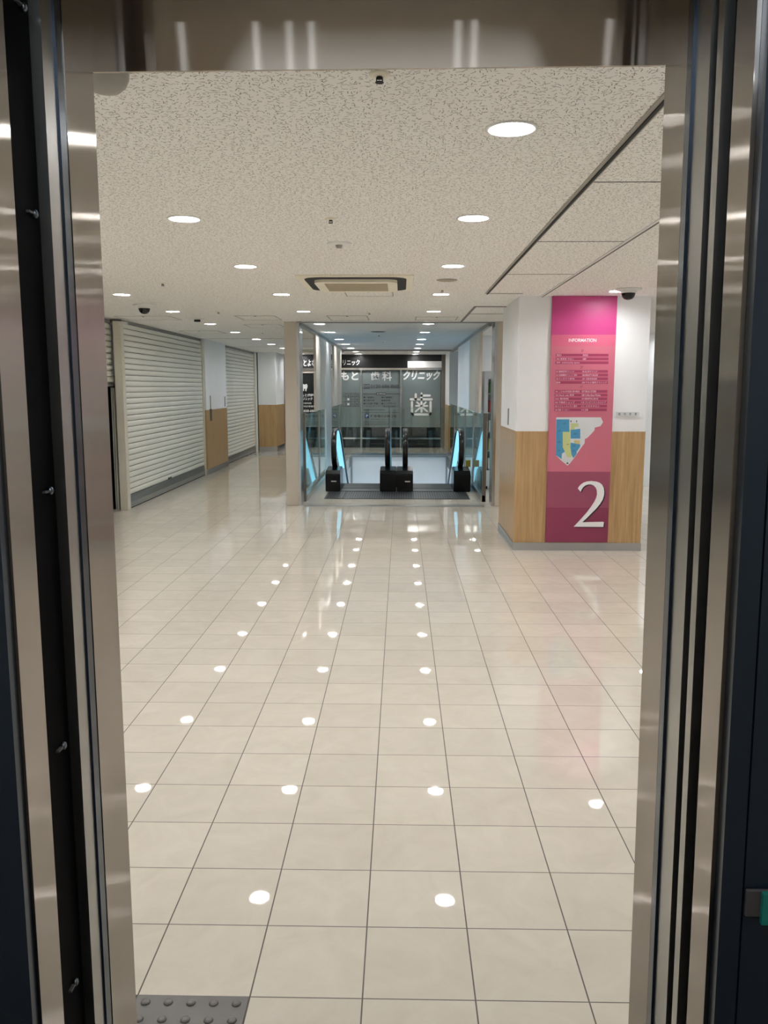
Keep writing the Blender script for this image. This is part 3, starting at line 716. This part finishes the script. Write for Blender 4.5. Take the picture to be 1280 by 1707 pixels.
a = h7(284, 612); b = h7(316, 592); text_mesh(mb, '▲', a.x, b.x, a.z, b.z, PY-.0012, th=.0006)
mb.build('map_lettering', 'letter_dark', sg)
two = [(368,1298),(690,1300),(696,1249),(688,1245),(458,1250),(510,1203),(560,1152),(612,1100),(655,1048),(684,1000),(697,955),(700,915),(694,872),(676,838),(648,816),(610,804),(560,799),(515,803),(476,816),(444,838),(424,860),(413,882),(443,917),(452,893),(470,866),(495,846),(524,836),(556,836),(585,848),(608,872),(620,905),(622,945),(612,985),(590,1030),(556,1082),(510,1142),(455,1205)]
m_ = MB(); m_.prism([tuple(h7(x+14,y+11)+Vector((0,-.0005,0))) for x, y in two], (0,-.002,0)); m_.build('numeral_shadow_print', 'two_shadow', sg)
m_ = MB(); m_.prism([tuple(h7(x,y)+Vector((0,-.003,0))) for x, y in two], (0,-.008,0)); m_.build('numeral', 'two_white', sg)['label'] = 'big white serif numeral 2'
# small notice strip with four characters
n4 = thing('notice_strip', 'small white strip with four grey characters on the white pillar right of the directory', 'notice', (2.9, SY, 1.4))
p = at(780+895/3.632, 470+812/3.632, 'y', SY); q = at(780+1035/3.632, 470+788/3.632, 'y', SY)
MB().box((p.x,SY-.003,p.z), (q.x,SY+.004,q.z)).build('strip', 'map_white', n4)
mb = MB()
for i, c in enumerate('館内禁煙'):
    x = p.x+(q.x-p.x)*(.15+.235*i); text_mesh(mb, c, x-.009, x+.009, p.z+.008, q.z-.006, SY-.003, th=.001)
mb.build('lettering', 'letter_dark', n4)

# red stickers on the passage wall
for nm, dz in (('upper of the two small red stickers on the passage wall', .0), ('lower of the two small red stickers on the passage wall', -.17)):
    t = thing('sticker', nm, 'sticker', (4.2, 12.62, 1.6+dz), 'red stickers')
    MB().box((4.10,12.612,1.63+dz), (4.32,12.62,1.77+dz)).build('sheet', 'red', t); MB().box((4.13,12.610,1.69+dz), (4.29,12.613,1.71+dz)).build('white_band', 'two_white', t)

# ------------------------------------------------------------ glass-door display cabinet right of the well
dc = thing('display_cabinet', 'tall pale grey display cabinet with shelves behind the right balustrade', 'cabinet', (2.3, 11.6, 0))
mb = MB(); X0, X1, Y0, Y1 = 2.0, 2.62, 11.35, 11.95
mb.box((X0,Y0,.05),(X0+.06,Y1,1.86)); mb.box((X1-.06,Y0,.05),(X1,Y1,1.86)); mb.box((X0+.061,Y1-.03,.301),(X1-.061,Y1,1.739)); mb.box((X0+.061,Y0,1.74),(X1-.061,Y1,1.86)); mb.box((X0+.061,Y0,.05),(X1-.061,Y1,.3))
mb.build('body', 'cabinet_grey', dc)
for z in (.6,.9,1.2,1.5): MB().box((X0+.06,Y0+.06,z),(X1-.06,Y1-.03,z+.015)).build('shelf', 'white_plastic', dc)
MB().box((X0+.06,Y0+.005,.3),(X1-.06,Y0+.012,1.74)).build('glass_door', 'clear_glass', dc)
for x in (X0+.04, X1-.08): MB().box((x,Y0+.05,0),(x+.04,Y0+.09,.05)).build('foot', 'black', dc)
k = 0
for z, mm, cn in ((.315,'white_plastic','white'),(.615,'map_tan','tan'),(.915,'white_plastic','pale'),(1.215,'red','red'),(1.515,'green','green')):
    for j, x in enumerate((X0+.09, X0+.26, X0+.43)):
        o = MB().box((x,Y0+.1,z),(x+.11,Y0+.3,z+.17+.02*((j+k) % 2)), bev=.006).build('boxed_item', mm)
        tag(o, '%s boxed item on the %s shelf of the grey display cabinet, %s' % (cn, ['bottom','second lowest','middle','second highest','top'][k], ['leftmost','middle one','rightmost'][j]), 'box', 'boxed items in the display cabinet')
    k += 1

# ------------------------------------------------------------ downlights
def build_downlight():
    t = bpy.data.objects.new('downlight', None); COL.objects.link(t); t.location = (0,0,CH)
    MB().lathe([(HOLE+.012,CH-.001),(HOLE+.012,CH-.004),(HOLE+.004,CH-.006),(HOLE-.002,CH-.005),(HOLE-.002,CH+.012),(HOLE+.012,CH-.001)], n=32, cap=False).build('trim_ring', 'lamp_ring', t)
    MB().lathe([(HOLE-.001,CH+.0),(HOLE-.006,CH+.028),(HOLE+.004,CH+.05)], n=32, cap=False).build('reflector', 'reflector', t)
    MB().lathe([(HOLE-.006,CH+.026),(HOLE-.006,CH+.032)], n=32).build('diffuser', 'lamp_glow', t)
    return t
proto = build_downlight()
def copy_tree(o, parent=None):
    c = o.copy(); COL.objects.link(c)
    if parent: c.parent = parent
    for ch in list(o.children): copy_tree(ch, c)
    return c
for i, (x, y, row, k) in enumerate(lamps):
    o = proto if i == len(lamps)-1 else copy_tree(proto)
    o.location = (x, y, CH)
    lab = 'round recessed downlight ' + (row if k is None else '%s, %s visible from elevator' % (row, names[k]))
    tag(o, lab, 'ceiling light', 'round downlights')
# children must be measured from the lamp: their meshes were built at ceiling height
# ------------------------------------------------------------ air conditioner cassettes
def rrect(cx, cy, hx, hy, r, n=6):
    P = []
    for sx, sy, a0 in ((1,1,0), (-1,1,PI/2), (-1,-1,PI), (1,-1,1.5*PI)):
        for k in range(n+1):
            a = a0+PI/2*k/n; P.append((cx+sx*(hx-r)+r*math.cos(a), cy+sy*(hy-r)+r*math.sin(a)))
    return P
def cassette(label, x0, x1, y0, y1):
    cx, cy, hx, hy = (x0+x1)/2, (y0+y1)/2, (x1-x0)/2, (y1-y0)/2
    t = thing('air_conditioner', label, 'air conditioner', (cx, cy, CH), 'ceiling cassette air conditioners')
    MB().box((x0,y0,CH-.012), (x1,y1,CH), bev=.004).build('panel', 'ac_cream', t)
    z = CH-.012
    MB().prism([(a,b,z) for a, b in rrect(cx, cy, hx*.88, hy*.88, .13)], (0,0,-.004)).build('air_slot', 'dark_groove', t)
    MB().prism([(a,b,z) for a, b in rrect(cx, cy, hx*.72, hy*.70, .09)], (0,0,-.026)).build('centre_panel', 'ac_cream', t)
    mb = MB(); z2 = z-.026
    for i in range(18):
        yy = cy-hy*.5+i*hy/18; mb.box((cx-hx*.55,yy,z2-.004),(cx+hx*.55,yy+.016,z2))
    mb.build('intake_grille', 'ac_grille', t)
    return t
cassette('square cream ceiling cassette air conditioner near the middle of the ceiling', -.135, .79, 4.69, 5.72)
cassette('distant ceiling cassette air conditioner over the far left passage', -2.0, -1.05, 17.6, 18.55)

# ------------------------------------------------------------ small ceiling fittings
def ceil_dome(label, x, y):
    t = thing('dome_camera', label, 'security camera', (x, y, CH), 'black dome cameras')
    MB().lathe([(.115,CH),(.115,CH-.008),(.095,CH-.018),(.06,CH-.022)], (x,y,0)).build('mount', 'white_plastic', t)
    MB().lathe([(.06,CH-.02),(.06,CH-.045),(.052,CH-.070),(.035,CH-.088),(.012,CH-.096),(.002,CH-.0965)], (x,y,0)).build('dome', 'dome_black', t)
    MB().lathe([(.068,CH-.018),(.068,CH-.036),(.06,CH-.038)], (x,y,0)).build('collar', 'white_plastic', t)
ceil_dome('black dome camera on the ceiling in front of the roller shutter', -2.035, 7.08)
ceil_dome('black dome camera on the ceiling in front of the pink directory', 2.70, 5.66)
def sprinkler(label, x, y):
    t = thing('sprinkler', label, 'sprinkler', (x, y, CH), 'ceiling sprinklers')
    MB().lathe([(.030,CH),(.030,CH-.004),(.012,CH-.008)], (x,y,0), 16).build('escutcheon', 'ac_cream', t)
    mb = MB(); mb.lathe([(.008,CH-.006),(.008,CH-.014)], (x,y,0), 10); mb.lathe([(.012,CH-.022),(.012,CH-.024)], (x,y,0), 12)
    for s in (-1, 1): mb.box((x+s*.008-.0015,y-.002,CH-.023), (x+s*.008+.0015,y+.002,CH-.01))
    mb.build('head', 'dark_groove', t)
for lab, x, y in (('sprinkler in the ceiling right at the elevator doorway', .632, .475), ('sprinkler above the middle of the hall, in front of the round detector', .328, 2.5), ('sprinkler left of the air conditioner, on the shutter side', -1.31, 5.21),
                  ('sprinkler close to the downlight right of the air conditioner', 1.059, 5.72), ('sprinkler between the air conditioner and the escalator entrance', .32, 8.03), ('sprinkler in the left aisle ceiling', -1.42, 7.9), ('sprinkler over the escalators', .32, 12.3), ('sprinkler farther over the escalators', .35, 14.2), ('sprinkler over the far left aisle', -1.5, 11.5), ('sprinkler beside the far left downlights', -1.9, 16.1)):
    sprinkler(lab, x, y)
def disc(name, label, cat, x, y, r, h, m='white_plastic', group=None):
    t = thing(name, label, cat, (x, y, CH), group)
    MB().lathe([(r,CH),(r,CH-h*.5),(r*.9,CH-h)], (x,y,0), 32).build('cover', m, t)
    return t
t = disc('smoke_detector', 'flat round detector on the ceiling in front of the air conditioner', 'detector', .316, 3.25, .075, .012)
MB().lathe([(.022,CH-.012),(.016,CH-.03)], (.316,3.25,0), 16).build('sensing_head', 'hatch_line', t)
t = disc('ceiling_speaker', 'round flat ceiling speaker right of the air conditioner', 'speaker', 1.063, 5.02, .085, .006, 'hatch_line'); MB().lathe([(.07,CH-.006),(.07,CH-.008)], (1.063,5.02,0), 24).build('grille', 'ac_grille', t)
t = disc('ceiling_speaker', 'round flat ceiling speaker over the escalators', 'speaker', .33, 11.4, .12, .006, 'hatch_line'); MB().lathe([(.1,CH-.006),(.1,CH-.008)], (.33,11.4,0), 24).build('grille', 'plastic_grey', t)
t = disc('smoke_detector', 'small detector on the ceiling beyond the left dome camera', 'detector', -1.92, 8.95, .09, .01); MB().lathe([(.04,CH-.01),(.04,CH-.035)], (-1.92,8.95,0), 16).build('sensing_head', 'dark_groove', t)
dm = at(189, 118, 'z', CH)
t = thing('ceiling_dome', 'smooth pale grey dome on the ceiling beside the elevator header, top left', 'detector', (-.118, .42, CH))
MB().lathe([(.066,CH),(.066,CH-.010)], (-.118,.42,0), 32).build('rim', 'white_plastic', t)
MB().lathe([(.064,CH-.010),(.063,CH-.026),(.054,CH-.045),(.037,CH-.060),(.015,CH-.067),(.001,CH-.068)], (-.118,.42,0), 32).build('dome', 'hatch_line', t)
# access hatches
def hatch(label, x0, x1, y0, y1):
    t = thing('access_hatch', label, 'access hatch', ((x0+x1)/2, (y0+y1)/2, CH), 'ceiling access hatches')
    e = .012; mb = MB()
    mb.box((x0,y0,CH-.003),(x1,y0+e,CH+.002)); mb.box((x0,y1-e,CH-.003),(x1,y1,CH+.002)); mb.box((x0,y0+e,CH-.003),(x0+e,y1-e,CH+.002)); mb.box((x1-e,y0+e,CH-.003),(x1,y1-e,CH+.002))
    mb.build('frame', 'hatch_line', t)
    MB().box((x0+e,y0+e,CH-.0015),(x1-e,y1-e,CH+.002)).build('lid', 'rock_wool_board', t)
    MB().lathe([(.014,CH-.002),(.014,CH-.006)], ((x0+x1)/2,y0+.06,0), 12).build('lock', 'plastic_grey', t)
for lab, x0, x1, y0, y1 in (('ceiling hatch just beyond the air conditioner', .17, .62, 5.80, 6.25), ('ceiling hatch above the escalator entrance, left one', -.22, .28, 8.45, 9.15), ('ceiling hatch above the escalator entrance, right one', .95-.08, 1.40, 8.62, 9.15),
                            ('nearer ceiling hatch in the left aisle', -1.35, -.85, 8.45, 9.1), ('farther ceiling hatch in the left aisle', -1.5, -1.0, 9.9, 10.5), ('ceiling hatch in front of the first roller shutter', -2.85, -2.15, 8.5, 9.1), ('ceiling hatch between the roller shutters', -2.75, -2.15, 11.2, 11.9)):
    hatch(lab, x0, x1, y0, y1)

# ------------------------------------------------------------ tactile paving
proto_t = None
for i, (x0, lab) in enumerate(((0.0, 'dark grey tactile floor tile with raised dots by the elevator door, nearer the middle'), (-.3, 'dark grey tactile floor tile with raised dots, hidden half behind the left jamb'))):
    t = thing('tactile_tile', lab, 'tactile paving', (x0+.15, -.15, 0), 'tactile tiles')
    MB().box((x0+.002,-.298,-.002), (x0+.298,-.002,.003)).build('slab', 'tactile', t)
    mb = MB()
    for a in range(5):
        for b in range(5): mb.lathe([(.0125,.003),(.0105,.007),(.006,.0085)], (x0+.03+.06*a,-.03-.06*b,0), 14)
    mb.build('raised_dots', 'tactile', t)

# ------------------------------------------------------------ elevator
JL = .203; lean = lambda z: 1.128-.0089*z       # the right side stands a little out of plumb
fr = thing('elevator_entrance_frame', 'wide brushed steel frame around the open elevator doorway', 'door frame', (.656, -.6, 0))
MB().box((.10,-.72,-.02), (JL,-.60,CH)).build('jamb', 'jamb_steel', fr)
def rbox(y0, y1, z0, z1, dx0, dx1):
    m_ = MB(); m_.prism([(lean(z0)+dx0,y0,z0),(lean(z0)+dx1,y0,z0),(lean(z1)+dx1,y0,z1),(lean(z1)+dx0,y0,z1)], (0,y1-y0,0)); return m_
rbox(-.705, -.60, -.02, CH, 0, .12).build('jamb', 'jamb_steel', fr)
tr = MB(); tr.prism([(JL,-.60,2.103),(lean(2.1),-.60,2.108),(lean(CH),-.60,CH),(JL,-.60,CH)], (0,.006,0)); tr.build('transom_panel', 'transom_steel', fr)
MB().box((.0,-1.0,-.05), (1.3,-.56,-.001)).build('threshold', 'dull_steel', fr)
# landing door leaves
t = thing('landing_door_leaf', 'grey edge of the open landing door leaf in the left side of the doorway', 'elevator door', (-.1, -.765, 0), 'open landing door leaves')
MB().box((-.35,-.788,.005), (JL-.004,-.745,2.21)).build('leaf', 'dull_steel', t)
MB().box((-.3,-.745,.005), (JL-.001,-.722,2.21)).build('edge_strip', 'navy_panel', t)
t = thing('landing_door_leaf', 'grey edge of the open landing door leaf in the right side of the doorway', 'elevator door', (1.4, -.76, 0), 'open landing door leaves')
rbox(-.790, -.728, .005, 2.21, .004, .5).build('leaf', 'dull_steel', t); rbox(-.728, -.706, .005, 2.21, .0, .5).build('edge_strip', 'navy_panel', t)
# car door leaves
t = thing('car_door_leaf', 'black edge of the open car door on the left with a row of screws', 'elevator door', (-.1, -.85, 0), 'open car door leaves')
MB().box((-.35,-.909,.005), (JL-.020,-.789,2.21)).build('leaf', 'deep_black', t)
for px, py in ((38,12),(57,357),(83,818),(105,1243),(125,1637)):
    p = at(px, py, 'x', JL-.018); p.x = JL-.019
    s = MB().lathe([(.006,0),(.006,.004),(.003,.006)], (p.x,p.y,p.z), 12, axis='X').build('screw', 'screw_steel', t)
    MB().box((p.x-.001,p.y-.022,p.z-.0015), (p.x+.004,p.y-.006,p.z+.0015)).build('wire', 'plastic_grey', s)
t = thing('car_door_leaf', 'black edge of the open car door on the right with a thin grey rib', 'elevator door', (1.4, -.85, 0), 'open car door leaves')
rbox(-.889, -.790, .005, 2.21, .018, .5).build('leaf', 'deep_black', t)
rbox(-.838, -.816, .005, 2.21, .004, .02).build('rib', 'dull_steel', t)
# car front returns
t = thing('car_door_post', 'narrow steel post of the elevator car left of the doorway', 'door post', (.15, -.95, 0), 'elevator car door posts')
MB().box((.09,-.98,0), (JL,-.911,2.22)).build('post', 'jamb_steel', t)
t = thing('car_door_post', 'narrow steel post of the elevator car right of the doorway', 'door post', (1.2, -.92, 0), 'elevator car door posts')
rbox(-.953, -.890, 0, 2.22, 0, .1).build('post', 'jamb_steel', t)
mb = MB(); mb.box((-.12,-1.0,0), (JL-.004,-.981,2.35)); struct('wall_car_left', mb, 'navy_panel')
mb = rbox(-.975, -.954, 0, 2.35, .006, .034); mb2 = rbox(-.975, -.954, 0, 2.35, .0365, .30)
tmp = bpy.data.meshes.new('tmp'); mb2.bm.to_mesh(tmp); mb.bm.from_mesh(tmp); mb2.bm.free(); struct('wall_car_right', mb, 'navy_panel')
mb = MB(); mb.box((-.12,-1.0,2.22), (1.45,-.72,2.4)); struct('shop_dark_lining1', mb, 'car_beige')
mb = MB(); mb.box((-.14,-2.5,0), (-.12,-.98,2.35)); mb.box((1.43,-2.5,0), (1.45,-.96,2.35)); mb.box((-.14,-2.52,0), (1.45,-2.5,2.35)); struct('wall_car_sides', mb, 'car_beige')
mb = MB(); mb.box((-.14,-2.5,-.05), (1.45,-.98,0)); struct('floor_car', mb, 'plastic_grey')
mb = MB(); mb.box((-.14,-2.5,2.35), (1.45,-.9,2.38)); struct('ceiling_car', mb, 'white_plastic')
for k, x in enumerate((.0, .235, .34, .41, .87, .92, 1.34)):  # unseen spots added to draw bright streaks on the transom panel
    t = thing('added_car_spot', 'small cool white spotlight added in the elevator car ceiling, %s from the left' % names[k], 'ceiling light', (x,-2.1,2.35), 'spotlights added in the elevator car')
    MB().lathe([(.022,2.35),(.022,2.344),(.013,2.342)], (x,-2.1,0), 20).build('ring', 'chrome', t); MB().lathe([(.011,2.342),(.011,2.34)], (x,-2.1,0), 16).build('lens', 'added_spot_glow', t)
t = thing('added_car_light', 'cool white fill panel added in the elevator car ceiling', 'ceiling light', (.656,-1.6,2.35))  # unseen panel added to brighten the transom and car fronts
MB().box((.25,-1.95,2.338), (1.06,-1.3,2.35)).build('added_panel', 'added_panel_glow', t)
# operating button on the right return panel
bt = thing('elevator_button', 'green elevator button in a small dark housing low on the right panel', 'button', (1.16, -.975, .9))
p = at(1240, 1527, 'y', -.978); q = at(1290, 1483, 'y', -.978)
MB().box((p.x,-.981,p.z), (q.x,-.975,q.z), bev=.002).build('housing', 'plastic_grey', bt)
p = at(1266, 1540, 'y', -.984); q = at(1300, 1487, 'y', -.984)
MB().box((p.x,-.989,p.z), (q.x,-.981,q.z), bev=.002).build('green_button', 'teal', bt)
